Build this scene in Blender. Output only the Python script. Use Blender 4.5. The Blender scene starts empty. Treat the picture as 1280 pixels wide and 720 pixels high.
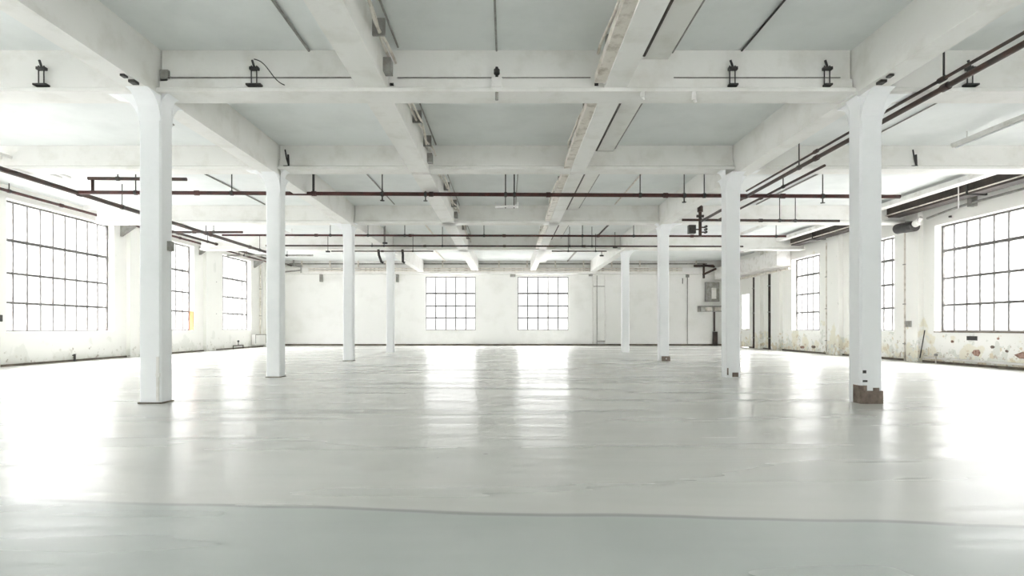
import bpy, bmesh, math, random
from mathutils import Vector, Matrix
random.seed(7)
scene = bpy.context.scene
COL = scene.collection
EYE = 1.0            # camera height; heights written R(x) are x metres above the lens
def R(x): return EYE + x
XL, XR, YB, YF, CEIL = -12.9, 12.1, 32.1, -6.0, R(3.68)

# ------------------------------------------------------------------ materials
MAT = {}
def mat(name, color, rough=0.6, noise=None, metal=0.0, bump=0.0, bscale=30, spec=0.5):
    m = bpy.data.materials.new(name); m.use_nodes = True
    nt = m.node_tree; b = nt.nodes['Principled BSDF']
    b.inputs['Base Color'].default_value = (*color, 1)
    b.inputs['Roughness'].default_value = rough
    b.inputs['Metallic'].default_value = metal
    b.inputs['Specular IOR Level'].default_value = spec
    tc = nt.nodes.new('ShaderNodeTexCoord')
    if noise:
        c2, scale, lo, hi = noise
        n = nt.nodes.new('ShaderNodeTexNoise'); n.inputs['Scale'].default_value = scale
        n.inputs['Detail'].default_value = 6; n.inputs['Roughness'].default_value = .6
        nt.links.new(tc.outputs['Object'], n.inputs['Vector'])
        r = nt.nodes.new('ShaderNodeValToRGB')
        r.color_ramp.elements[0].position = lo; r.color_ramp.elements[1].position = hi
        r.color_ramp.elements[0].color = (*c2, 1); r.color_ramp.elements[1].color = (*color, 1)
        nt.links.new(n.outputs['Fac'], r.inputs['Fac'])
        nt.links.new(r.outputs['Color'], b.inputs['Base Color'])
    if bump:
        n = nt.nodes.new('ShaderNodeTexNoise'); n.inputs['Scale'].default_value = bscale
        n.inputs['Detail'].default_value = 4
        nt.links.new(tc.outputs['Object'], n.inputs['Vector'])
        bp = nt.nodes.new('ShaderNodeBump'); bp.inputs['Strength'].default_value = bump
        bp.inputs['Distance'].default_value = .02
        nt.links.new(n.outputs['Fac'], bp.inputs['Height'])
        nt.links.new(bp.outputs['Normal'], b.inputs['Normal'])
    MAT[name] = m
    return m

mat('ceiling_paint', (.77,.795,.79), .75, ((.71,.735,.73), 1.3, .3, .55), bump=.12, bscale=14)
mat('beam_paint', (.80,.795,.77), .6, ((.70,.69,.65), 2.2, .28, .5), bump=.15, bscale=18)
mat('column_paint', (.90,.915,.93), .45, ((.84,.86,.87), 1.4, .25, .5), bump=.10, bscale=20)
mat('wall_paint', (.88,.88,.86), .65, ((.80,.80,.77), .9, .28, .5), bump=.15, bscale=16)
mat('frame_metal', (.17,.17,.165), .5, ((.10,.09,.08), 9, .35, .6))
mat('white_metal', (.80,.79,.77), .4, ((.62,.60,.56), 4, .3, .5))
mat('cream_conduit', (.72,.68,.62), .5, ((.42,.37,.31), 5, .32, .52))
mat('rust_pipe', (.075,.022,.018), .45, ((.035,.016,.014), 6, .35, .6), spec=.4)
mat('dark_pipe', (.035,.027,.024), .45, ((.07,.035,.025), 5, .35, .6), spec=.4)
mat('black_iron', (.02,.02,.02), .5, ((.05,.045,.04), 8, .35, .6))
mat('grey_metal', (.33,.33,.31), .5, ((.22,.21,.19), 6, .35, .6))
mat('brown_duct', (.032,.025,.021), .55, ((.07,.052,.042), 3, .35, .6))
mat('skirting_brown', (.20,.17,.13), .8, ((.07,.055,.04), 3, .3, .65))
mat('brick', (.42,.27,.22), .9, ((.16,.09,.06), 14, .35, .6), bump=.5, bscale=40)
mat('bare_concrete', (.25,.20,.165), .9, ((.11,.08,.06), 9, .35, .62), bump=.6, bscale=25)
mat('orange_board', (.85,.22,.08), .5, ((.75,.17,.06), 3, .35, .6))
mat('exterior_ground', (.24,.24,.23), .9, ((.17,.17,.165), .5, .35, .6))

# right wall: paint peeling off ochre and brown patches, dense low down, none high up
def peel_material(name, zmax, amount, cols):
    m = mat(name, (.88,.875,.84), .65)
    nt = m.node_tree; b = nt.nodes['Principled BSDF']; N = nt.nodes.new; L = nt.links.new
    tc = N('ShaderNodeTexCoord'); sep = N('ShaderNodeSeparateXYZ'); L(tc.outputs['Object'], sep.inputs[0])
    mr = N('ShaderNodeMapRange'); mr.inputs['From Min'].default_value = 0; mr.inputs['From Max'].default_value = zmax
    mr.inputs['To Min'].default_value = amount; mr.inputs['To Max'].default_value = -.20
    L(sep.outputs['Z'], mr.inputs['Value'])
    prev = (.88,.875,.84)
    base = N('ShaderNodeRGB'); base.outputs[0].default_value = (*prev, 1)
    cur = base.outputs[0]
    for scale, col, lo in cols:
        n = N('ShaderNodeTexNoise'); n.inputs['Scale'].default_value = scale; n.inputs['Detail'].default_value = 7
        mp = N('ShaderNodeMapping'); mp.inputs['Location'].default_value = (scale*3.1, scale*1.7, scale)
        L(tc.outputs['Object'], mp.inputs['Vector']); L(mp.outputs[0], n.inputs['Vector'])
        ad = N('ShaderNodeMath'); ad.operation = 'ADD'; L(n.outputs['Fac'], ad.inputs[0]); L(mr.outputs[0], ad.inputs[1])
        st = N('ShaderNodeMapRange'); st.inputs['From Min'].default_value = lo; st.inputs['From Max'].default_value = lo+.035
        L(ad.outputs[0], st.inputs['Value'])
        mx = N('ShaderNodeMix'); mx.data_type = 'RGBA'
        L(st.outputs[0], mx.inputs[0]); L(cur, mx.inputs[6]); mx.inputs[7].default_value = (*col, 1)
        cur = mx.outputs[2]
    L(cur, b.inputs['Base Color'])
    return m
peel_material('peeling_wall', 1.5, .03, ((1.3, (.80,.77,.66), .47), (4.3, (.72,.73,.68), .52), (3.6, (.70,.63,.50), .56), (8.5, (.55,.48,.40), .60), (15, (.45,.36,.30), .64)))
peel_material('left_wall', .9, .0, ((1.4, (.80,.80,.76), .46), (5.0, (.72,.71,.66), .54), (7.0, (.50,.47,.42), .62)))

def floor_material():
    m = mat('floor_coat', (.5,.52,.49), .2)
    nt = m.node_tree; b = nt.nodes['Principled BSDF']; N = nt.nodes.new; L = nt.links.new
    tc = N('ShaderNodeTexCoord')
    # two coats: the nearer slab is greener, divided by a slightly wandering joint
    sep = N('ShaderNodeSeparateXYZ'); L(tc.outputs['Object'], sep.inputs[0])
    wob = N('ShaderNodeTexNoise'); wob.inputs['Scale'].default_value = .6; L(tc.outputs['Object'], wob.inputs['Vector'])
    a1 = N('ShaderNodeMath'); a1.operation = 'MULTIPLY_ADD'; L(sep.outputs['X'], a1.inputs[0]); a1.inputs[1].default_value = .085
    L(sep.outputs['Y'], a1.inputs[2])
    a2 = N('ShaderNodeMath'); a2.operation = 'MULTIPLY_ADD'; L(wob.outputs['Fac'], a2.inputs[0]); a2.inputs[1].default_value = .25
    L(a1.outputs[0], a2.inputs[2])      # value = y + .085x + wobble
    st = N('ShaderNodeMapRange'); st.inputs['From Min'].default_value = 3.20; st.inputs['From Max'].default_value = 3.26
    L(a2.outputs[0], st.inputs['Value'])
    n1 = N('ShaderNodeTexNoise'); n1.inputs['Scale'].default_value = .7; n1.inputs['Detail'].default_value = 5
    L(tc.outputs['Object'], n1.inputs['Vector'])
    r1 = N('ShaderNodeValToRGB'); r1.color_ramp.elements[0].position=.3; r1.color_ramp.elements[1].position=.65
    r1.color_ramp.elements[0].color=(.57,.575,.545,1); r1.color_ramp.elements[1].color=(.62,.625,.595,1)
    L(n1.outputs['Fac'], r1.inputs['Fac'])
    r2 = N('ShaderNodeValToRGB'); r2.color_ramp.elements[0].position=.3; r2.color_ramp.elements[1].position=.65
    r2.color_ramp.elements[0].color=(.44,.47,.45,1); r2.color_ramp.elements[1].color=(.51,.54,.52,1)
    L(n1.outputs['Fac'], r2.inputs['Fac'])
    mx = N('ShaderNodeMix'); mx.data_type='RGBA'; L(st.outputs[0], mx.inputs[0]); L(r2.outputs[0], mx.inputs[6]); L(r1.outputs[0], mx.inputs[7])
    # joint: thin dark line
    df = N('ShaderNodeMath'); df.operation='SUBTRACT'; L(a2.outputs[0], df.inputs[0]); df.inputs[1].default_value=3.23
    ab = N('ShaderNodeMath'); ab.operation='ABSOLUTE'; L(df.outputs[0], ab.inputs[0])
    jm = N('ShaderNodeMapRange'); jm.inputs['From Min'].default_value=.012; jm.inputs['From Max'].default_value=.035
    jm.inputs['To Min'].default_value=.72; jm.inputs['To Max'].default_value=1
    L(ab.outputs[0], jm.inputs['Value'])
    # scattered chips
    v = N('ShaderNodeTexNoise'); v.inputs['Scale'].default_value=4.3; v.inputs['Detail'].default_value=2
    mpv = N('ShaderNodeMapping'); mpv.inputs['Scale'].default_value=(1,1.6,1); L(tc.outputs['Object'], mpv.inputs[0]); L(mpv.outputs[0], v.inputs['Vector'])
    vm = N('ShaderNodeMapRange'); vm.inputs['From Min'].default_value=.765; vm.inputs['From Max'].default_value=.785
    vm.inputs['To Min'].default_value=1; vm.inputs['To Max'].default_value=.5; L(v.outputs['Fac'], vm.inputs['Value'])
    ml = N('ShaderNodeMath'); ml.operation='MULTIPLY'; L(jm.outputs[0], ml.inputs[0]); L(vm.outputs[0], ml.inputs[1])
    vs = N('ShaderNodeVectorMath'); vs.operation='SCALE'; L(mx.outputs[2], vs.inputs[0]); L(ml.outputs[0], vs.inputs['Scale'])
    L(vs.outputs[0], b.inputs['Base Color'])
    # trowelled waves: long across the room, short along it
    mp = N('ShaderNodeMapping'); mp.inputs['Scale'].default_value=(.22,1.7,1); mp.inputs['Rotation'].default_value=(0,0,.05)
    L(tc.outputs['Object'], mp.inputs[0])
    w = N('ShaderNodeTexNoise'); w.inputs['Scale'].default_value=1.15; w.inputs['Detail'].default_value=2; w.inputs['Roughness'].default_value=.55
    w.inputs['Distortion'].default_value=.6
    L(mp.outputs[0], w.inputs['Vector'])
    bp = N('ShaderNodeBump'); bp.inputs['Strength'].default_value=.28; bp.inputs['Distance'].default_value=.035
    L(w.outputs['Fac'], bp.inputs['Height']); L(bp.outputs['Normal'], b.inputs['Normal'])
    rr = N('ShaderNodeMapRange'); rr.inputs['From Min'].default_value=.3; rr.inputs['From Max'].default_value=.7
    rr.inputs['To Min'].default_value=.20; rr.inputs['To Max'].default_value=.30
    L(w.outputs['Fac'], rr.inputs['Value']); L(rr.outputs[0], b.inputs['Roughness'])
    b.inputs['Specular IOR Level'].default_value=.75
    return m
floor_material()

def glass_material():
    m = bpy.data.materials.new('window_glass'); m.use_nodes = True; nt = m.node_tree
    for n in list(nt.nodes): nt.nodes.remove(n)
    o = nt.nodes.new('ShaderNodeOutputMaterial'); mx = nt.nodes.new('ShaderNodeMixShader')
    t = nt.nodes.new('ShaderNodeBsdfTransparent'); g = nt.nodes.new('ShaderNodeBsdfGlossy')
    t.inputs[0].default_value = (.95,.95,.95,1); g.inputs['Roughness'].default_value = .08
    lw = nt.nodes.new('ShaderNodeLayerWeight'); lw.inputs[0].default_value = .5
    pw = nt.nodes.new('ShaderNodeMath'); pw.operation = 'POWER'; pw.inputs[1].default_value = 5; nt.links.new(lw.outputs['Facing'], pw.inputs[0])
    f = nt.nodes.new('ShaderNodeMath'); f.operation = 'MULTIPLY_ADD'; f.inputs[1].default_value = .8; f.inputs[2].default_value = .03
    nt.links.new(pw.outputs[0], f.inputs[0])
    nt.links.new(f.outputs[0], mx.inputs[0]); nt.links.new(t.outputs[0], mx.inputs[1]); nt.links.new(g.outputs[0], mx.inputs[2])
    nt.links.new(mx.outputs[0], o.inputs[0]); MAT['window_glass'] = m
glass_material()

# ------------------------------------------------------------------ mesh helpers
class MB:
    def __init__(s): s.bm = bmesh.new()
    def box(s, x0,x1,y0,y1,z0,z1, bevel=0):
        b = bmesh.new() if bevel else s.bm
        vs = [b.verts.new(p) for p in ((x0,y0,z0),(x1,y0,z0),(x1,y1,z0),(x0,y1,z0),(x0,y0,z1),(x1,y0,z1),(x1,y1,z1),(x0,y1,z1))]
        for f in ((0,3,2,1),(4,5,6,7),(0,1,5,4),(1,2,6,5),(2,3,7,6),(3,0,4,7)): b.faces.new([vs[i] for i in f])
        if bevel:
            bmesh.ops.bevel(b, geom=b.edges[:], offset=bevel, segments=2, affect='EDGES', profile=.5)
            s._merge(b)
        return s
    def _merge(s, b):
        me = bpy.data.meshes.new('tmp'); b.to_mesh(me); b.free(); s.bm.from_mesh(me); bpy.data.meshes.remove(me)
    def tube(s, pts, r, n=10):
        pts = [Vector(p) for p in pts]; rings = []
        for i, p in enumerate(pts):
            d = (pts[min(i+1,len(pts)-1)] - pts[max(i-1,0)]).normalized()
            up = Vector((0,0,1)) if abs(d.z) < .9 else Vector((1,0,0))
            a = d.cross(up).normalized(); b = d.cross(a).normalized()
            rings.append([s.bm.verts.new(p + r*(math.cos(t)*a + math.sin(t)*b)) for t in [2*math.pi*k/n for k in range(n)]])
        for A, B in zip(rings, rings[1:]):
            for k in range(n): s.bm.faces.new((A[k], A[(k+1)%n], B[(k+1)%n], B[k]))
        s.bm.faces.new(rings[0][::-1]); s.bm.faces.new(rings[-1])
        return s
    def prism(s, poly, lo, hi, axis):
        """poly of 2D points extruded along axis 'x' (poly = y,z), 'y' (poly = x,z) or 'z' (poly = x,y)"""
        def P(p, t): return {'x': (t,p[0],p[1]), 'y': (p[0],t,p[1]), 'z': (p[0],p[1],t)}[axis]
        A = [s.bm.verts.new(P(p, lo)) for p in poly]; B = [s.bm.verts.new(P(p, hi)) for p in poly]
        n = len(poly); s.bm.faces.new(A); s.bm.faces.new(B[::-1])
        for k in range(n): s.bm.faces.new((A[k], B[k], B[(k+1)%n], A[(k+1)%n]))
        return s
    def build(s, name, m, parent=None, smooth=False):
        bmesh.ops.recalc_face_normals(s.bm, faces=s.bm.faces[:])
        me = bpy.data.meshes.new(name); s.bm.to_mesh(me); s.bm.free()
        me.materials.append(MAT[m])
        if smooth:
            for p in me.polygons: p.use_smooth = True
            try: me.set_sharp_from_angle(angle=math.radians(40))
            except Exception: pass
        o = bpy.data.objects.new(name, me); COL.objects.link(o)
        if parent:
            o.parent = parent
            o.location = -Vector(parent.location)      # parents are unrotated: mesh data stays in room coordinates
        return o
def recentre(o):
    """mesh built in room coordinates -> origin at its base"""
    vs = [v.co for v in o.data.vertices]
    c = Vector(((min(v.x for v in vs)+max(v.x for v in vs))/2, (min(v.y for v in vs)+max(v.y for v in vs))/2, min(v.z for v in vs)))
    for ch in o.children: ch.location = Vector(ch.location) - c
    o.data.transform(Matrix.Translation(-c)); o.location = c
    return o
def tag(o, label, cat, group=None):
    o['label'] = label; o['category'] = cat
    if group: o['group'] = group
    return o
def structure(o): o['kind'] = 'structure'; return o
def empty(name, loc):
    o = bpy.data.objects.new(name, None); COL.objects.link(o); o.location = loc; o.empty_display_size = .2; return o

# ------------------------------------------------------------------ room shell
structure(MB().box(XL-.4, XR+.4, YF-.4, YB+.4, -.25, 0).build('floor', 'floor_coat'))
structure(MB().box(XL-.4, XR+.4, YF-.4, YB+.4, CEIL, CEIL+.3).build('ceiling', 'ceiling_paint'))
g = MB().box(-90, 90, -90, 130, -1.6, -1.4).build('exterior_ground', 'exterior_ground')
structure(g)

T = .35
HL, HR, HBk, SILL = R(3.34), R(2.88), R(2.84), R(-.12)
left_windows  = [(14.84,18.9,9), (20.9,23.75,6), (26.1,29.0,6), (8.2,12.4,9), (1.6,5.6,9)]  # last two are out of view, added to bring daylight to the foreground
right_windows = [(12.85,16.3,8), (18.0,20.1,5), (22.3,24.5,5), (8.6,10.6,5)]  # last one is unseen, added to brighten the right aisle
back_windows  = [(-4.55,-1.76,5), (.58,3.42,5)]
added_front_windows = [(-11.6,-8.4,8), (.2,4.2,8), (5.4,9.6,8)]  # invented openings behind the camera, added to light the column fronts and foreground
DOOR = (28.75, 29.95)

def wall_cells(a0, a1, openings, put):
    """openings: (a, b, z0, z1) sorted; put(a, b, z0, z1) adds one wall block"""
    cur = a0
    for a, b, z0, z1 in sorted(openings):
        put(cur, a, 0, CEIL)
        if z0 > 0: put(a, b, 0, z0)
        put(a, b, z1, CEIL)
        cur = b
    put(cur, a1, 0, CEIL)

mb = MB(); wall_cells(YF, YB, [(a,b,SILL,HL) for a,b,n in left_windows], lambda a,b,z0,z1: mb.box(XL-T, XL, a, b, z0, z1))
for a, b in ((24.45,25.25),(19.5,20.25),(13.6,14.5),(30.4,31.0)):     # flat pilasters between the windows
    mb.box(XL, XL+.14, a, b, 0, CEIL)
structure(mb.build('wall_left', 'left_wall'))
mb = MB(); wall_cells(YF, YB, [(a,b,SILL,HR) for a,b,n in right_windows]+[(DOOR[0],DOOR[1],0.0,R(1.75))], lambda a,b,z0,z1: mb.box(XR, XR+T, a, b, z0, z1))
for a, b in ((16.75,17.25),(20.75,21.5),(25.3,26.1),(27.2,27.8)):
    mb.box(XR-.16, XR, a, b, 0, CEIL)
wall_right = structure(mb.build('wall_right', 'peeling_wall'))
mb = MB(); wall_cells(XL-T, XR+T, [(a,b,SILL-.03,HBk) for a,b,n in back_windows], lambda a,b,z0,z1: mb.box(a, b, YB, YB+T, z0, z1))
wall_back = structure(mb.build('wall_back', 'wall_paint'))
mb = MB(); wall_cells(XL-T, XR+T, [(a,b,SILL,HL) for a,b,n in added_front_windows], lambda a,b,z0,z1: mb.box(a, b, YF-T, YF, z0, z1))
structure(mb.build('wall_front', 'wall_paint'))

# steel windows -------------------------------------------------------
wn = [0]
def portal(loc, rot, sx, sy):
    l = bpy.data.lights.new('window_portal', 'AREA'); l.shape = 'RECTANGLE'; l.size = sx; l.size_y = sy
    l.cycles.is_portal = True
    o = bpy.data.objects.new('window_portal', l); COL.objects.link(o); o.location = loc; o.rotation_euler = rot
def window(wall, a, b, n, z0, z1, top_taller=False):
    wn[0] += 1
    # P(u, v, z): u along the wall, v = depth outward from the inner face
    if wall == 'left':  P = lambda u0,u1,v0,v1: (XL-v1, XL-v0, u0, u1)
    if wall == 'right': P = lambda u0,u1,v0,v1: (XR+v0, XR+v1, u0, u1)
    if wall == 'back':  P = lambda u0,u1,v0,v1: (u0, u1, YB+v0, YB+v1)
    if wall == 'front': P = lambda u0,u1,v0,v1: (u0, u1, YF-v1, YF-v0)
    c = P((a+b)/2,(a+b)/2,.2,.2)
    e = structure(empty('window_%d' % wn[0], (c[0], c[2], z0)))
    f = .05; va, vb = .20, .26
    if wall == 'back': va, vb = .10, .16
    fr = MB()
    for u0,u1,w0,w1 in ((a,a+f,z0,z1),(b-f,b,z0,z1),(a+f,b-f,z0,z0+f),(a+f,b-f,z1-f,z1)):
        fr.box(*P(u0,u1,va,vb), w0, w1)
    fr.build('window_frame', 'frame_metal', e)
    bars = MB()
    step = (b-a)/n
    for k in range(1, n):
        u = a + k*step
        bars.box(*P(u-(.035 if wall=='back' else .019),u+(.035 if wall=='back' else .019),va+.01,vb-.015), z0+f, z1-f)
    rows = [.0, .225, .45, .70, 1.0] if top_taller else [.0, .25, .5, .76 if wall!='back' else .70, 1.0]
    if wall == 'back': rows = [0, .235, .455, .69, 1]
    for k, r in enumerate(rows[1:-1]):
        z = z0 + r*(z1-z0); t = (.036 if k == 2 else .026) + (.012 if wall == 'back' else .004)
        bars.box(*P(a+f,b-f,va,vb-.01), z-t, z+t)
    bars.build('glazing_bars', 'frame_metal', e)
    gl = MB().box(*P(a+f,b-f,vb-.03,vb-.02), z0+f, z1-f)
    gl.build('glass_panes', 'window_glass', e)
    sl = MB().box(*P(a,b,-.03 if wall in('left','right') else 0.0,va), z0-.012, z0+.018)
    sl.build('window_sill', 'skirting_brown' if (wall=='right' and a < 13) else 'wall_paint', e)
    w, h = b-a, z1-z0; zc = (z0+z1)/2; m_ = (a+b)/2
    if wall == 'left':  portal((XL-T-.02, m_, zc), (0, -math.pi/2, 0), h, w)
    if wall == 'right': portal((XR+T+.02, m_, zc), (0, math.pi/2, 0), h, w)
    if wall == 'back':  portal((m_, YB+T+.02, zc), (-math.pi/2, 0, 0), w, h)
    if wall == 'front': portal((m_, YF-T-.02, zc), (math.pi/2, 0, 0), w, h)
    return e
for a,b,n in left_windows: window('left', a, b, n, SILL, HL, True)
for a,b,n in right_windows: window('right', a, b, n, SILL, HR)
for a,b,n in back_windows: window('back', a, b, n, SILL-.03, HBk)
for a,b,n in added_front_windows: window('front', a, b, n, SILL, HL, True)

# glazed door far down the right wall
d = structure(empty('door_1', (XR, (DOOR[0]+DOOR[1])/2, 0)))
mb = MB(); a, b, zt = DOOR[0], DOOR[1], R(1.75)
for u0,u1,w0,w1 in ((a,a+.06,0,zt),(b-.06,b,0,zt),(a+.06,b-.06,zt-.06,zt)): mb.box(XR+.02,XR+.14,u0,u1,w0,w1)
mb.build('door_frame', 'wall_paint', d)
leaf = MB().box(XR+.05,XR+.09,a+.06,b-.06,.01,.95).box(XR+.05,XR+.09,a+.06,a+.14,.95,zt-.06).box(XR+.05,XR+.09,b-.14,b-.06,.95,zt-.06).build('door_leaf', 'peeling_wall', d)
MB().box(XR+.065,XR+.075,a+.14,b-.14,.95,zt-.06).build('glass_pane', 'window_glass', d)
MB().tube([(XR+.05,a+.18,.9),(XR-.02,a+.18,.9),(XR-.02,a+.30,.9)],.014).build('door_handle','grey_metal',d)
portal((XR+T+.02, (a+b)/2, 1.8), (0, math.pi/2, 0), 1.8, b-a)

# thin dark brown strips along the foot of the walls
structure(MB().box(XL, XL+.03, YF, YB, 0, .055).build('baseboard_left', 'skirting_brown'))
mb = MB().box(XR-.03, XR, YF, DOOR[0], 0, .06).box(XR-.03, XR, DOOR[1], YB, 0, .06)
structure(mb.build('baseboard_right', 'skirting_brown'))
structure(MB().box(XL+.03, XR-.03, YB-.03, YB, 0, .09).build('baseboard_back', 'skirting_brown'))
structure(MB().box(XL+.03, XR-.03, YF, YF+.03, 0, .09).build('baseboard_front', 'skirting_brown'))

# ------------------------------------------------------------------ columns
CW = .145                                    # half width across
ROWY = [7.71, 11.7, 17.4, 23.3]
colx = {('l',0):-4.70, ('r',0):4.79, ('l',1):-4.70, ('r',1):4.54, ('l',2):-4.78, ('r',2):4.71, ('l',3):-4.72, ('r',3):4.77}
UND = [R(3.08), R(3.17), R(3.13), R(3.13)]   # underside of the cross beams
GU = R(3.06)                                 # underside of the long girders
labels = {
 ('l',0):'nearest white column of the left row, square, with a corner guard strip',
 ('l',1):'second white column of the left row, between the nearest and the third',
 ('l',2):'third white column of the left row, counting from the nearest',
 ('l',3):'farthest white column of the left row, left of both back wall windows',
 ('r',0):'nearest white column of the right row, paint broken off to brown at its foot',
 ('r',1):'second white column of the right row, with chipped foot',
 ('r',2):'third white column of the right row, with brown box round its foot',
 ('r',3):'farthest white column of the right row, right of both back wall windows'}
def arc(x0, z0, rx, rz, sx, n=8):
    """concave fillet from the column face (x0, z0-rz) to the beam underside (x0+sx*rx, z0)"""
    return [(x0 + sx*rx*(1-math.cos(t)), z0 - rz + rz*math.sin(t)) for t in [k/n*math.pi/2 for k in range(n+1)]]
for (side, i), x in colx.items():
    y = ROWY[i]; hd = .135
    top = GU
    e = tag(empty('column', (x, y, 0)), labels[(side,i)], 'column', None)
    c = .022
    oct_ = [(-CW+c,-hd),(CW-c,-hd),(CW,-hd+c),(CW,hd-c),(CW-c,hd),(-CW+c,hd),(-CW,hd-c),(-CW,-hd+c)]
    MB().prism([(x+a,y+b) for a,b in oct_], 0, top, 'z').build('shaft', 'column_paint', e)
    out = -1 if side=='l' else 1
    hb = MB()
    for s_, rx, rz in ((out,.42,.42),(-out,.10,.13)):
        p = arc(x+s_*CW, UND[i], rx, rz, s_) + [(x+s_*CW, UND[i])]
        hb.prism(p, y-.12, y+.12, 'y')
    for s_ in (-1,1):
        p = arc(y+s_*hd, GU, .28, .34, s_) + [(y+s_*hd, GU)]
        hb.prism(p, x-CW+.005, x+CW-.005, 'x')
    hb.build('haunch', 'column_paint', e, smooth=False)
    if (side,i)==('r',0):
        o = MB().box(x-.11,x+CW+.006,y-hd-.008,y+hd-.02,0,.17).box(x-CW-.005,x-.06,y-hd-.004,y+.02,0,.24).box(x+.02,x+.1,y-hd-.01,y-hd+.02,.15,.21).build('broken_foot','bare_concrete',e)
        o['label']='brown bare concrete foot'
        m_=MB().box(x-CW+.03,x-CW+.075,y-hd-.006,y-hd+.01,.40,.44).box(x-CW+.03,x-CW+.09,y-hd-.006,y-hd+.01,.285,.31)
        m_.build('anchor_slot','black_iron',e)
    elif (side,i)==('r',2):
        o = MB().box(x-CW+.06,x+CW+.025,y-hd-.03,y+hd,0,.145,.006).build('foot_box','bare_concrete',e)
        o['label']='brown steel box round the foot'
        MB().tube([(x+.05,y-hd-.04,.07),(x+.05,y-hd-.02,.07)],.025).build('cap','white_metal',o)
        o2=o.children[0]; o2.location=(0,0,0)
    elif (side,i)==('r',1):
        MB().box(x-.02,x+.10,y-hd-.008,y-hd+.02,.01,.10).box(x-CW+.02,x-CW+.045,y-hd-.01,y-hd+.02,.05,.19).build('chipped_patch','bare_concrete',e)
    elif side=='l' and i<3:
        MB().box(x-CW-.01,x+CW+.012,y-hd-.012,y+hd+.01,0,.018).build('foot_flashing','skirting_brown',e)
    if (side,i)==('l',0):
        MB().box(x+CW-.055,x+CW-.02,y-hd-.012,y-hd+.005,.03,.62).box(x+CW-.06,x+CW-.01,y-hd-.016,y-hd+.005,.36,.40).build('guard_strip','white_metal',e)
        MB().box(x+CW-.002,x+CW+.05,y+.0,y+.09,R(1.03),R(1.16),.004).build('switch_box','grey_metal',e)

# ------------------------------------------------------------------ girders and beams
GX = {'l':-4.73, 'r':4.70}
for s, lab in (('l','long white painted ceiling girder over the left row of columns'),('r','long white painted ceiling girder over the right row of columns')):
    x = GX[s]; mb = MB()
    mb.prism([(x-.15,GU),(x+.15,GU),(x+.15,GU+.07),(x+.135,GU+.08),(x+.135,CEIL),(x-.135,CEIL),(x-.135,GU+.08),(x-.15,GU+.07)], YF, YB, 'y')
    tag(recentre(mb.build('girder','beam_paint')), lab, 'beam')
def beam_profile(y, u, hw):
    # stepped section: bottom flange, ledge, web
    return [(y-hw-.08,u),(y+hw+.08,u),(y+hw+.08,u+.05),(y+hw,u+.09),(y+hw,u+.20),(y+hw-.05,u+.21),(y+hw-.05,CEIL),
            (y-hw+.05,CEIL),(y-hw+.05,u+.21),(y-hw,u+.20),(y-hw,u+.09),(y-hw-.08,u+.05)]
rows = list(zip(ROWY, UND)) + [(3.0, UND[0]), (-1.7, UND[0])]
order = ['nearest','second','third','fourth']
spans = [(XL+.14, GX['l']-.15), (GX['l']+.15, GX['r']-.15), (GX['r']+.15, XR-.16)]
for i,(y,u) in enumerate(rows):
    if i < 4: lab = 'white cross beam spanning the hall over the %s pair of columns' % ['nearest','second','third','farthest'][i]
    else: lab = ['white cross beam overhead in front of the nearest column pair','white cross beam behind the viewpoint'][i-4]
    mb = MB()
    for k_,(a,b) in enumerate(spans):
        if k_ == 0:      # notched over the wall pipe in the left aisle
            mb.prism([(y-.07,R(3.56)),(y+.07,R(3.56)),(y+.07,CEIL),(y-.07,CEIL)], a, a+.42, 'x'); a += .42
        mb.prism(beam_profile(y,u,.12), a, b, 'x')
    tag(recentre(mb.build('cross_beam','beam_paint')), lab, 'beam')
# the two secondary beams between the girders, cut by the cross beams
ys = sorted(y for y,u in rows)
bays = []
prev = YF
for y in ys: bays.append((prev, y-.07)); prev = y+.07
bays.append((prev, YB-.5))
for nm,(x0,x1),lab in (('l',(-1.95,-1.57),'left of the two slim lengthwise ceiling beams between the column rows, cables on its side'),('r',(1.27,1.56),'right of the two slim lengthwise ceiling beams between the column rows, beside a boxed duct')):
    mb = MB()
    for a,b in bays: mb.prism([(x0,R(3.13)),(x1,R(3.13)),(x1,CEIL),(x0,CEIL)], a, b, 'y')
    tag(recentre(mb.build('lengthwise_beam','beam_paint')), lab, 'beam')
# shallow boxed duct right of the right slim beam
mb = MB()
for a,b in bays: mb.box(1.63,2.13,a+.01,b-.01,R(3.56),CEIL)
tag(recentre(mb.build('boxed_duct','beam_paint')), 'shallow white boxed duct flat on the ceiling, right of the right slim beam', 'duct')
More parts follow.
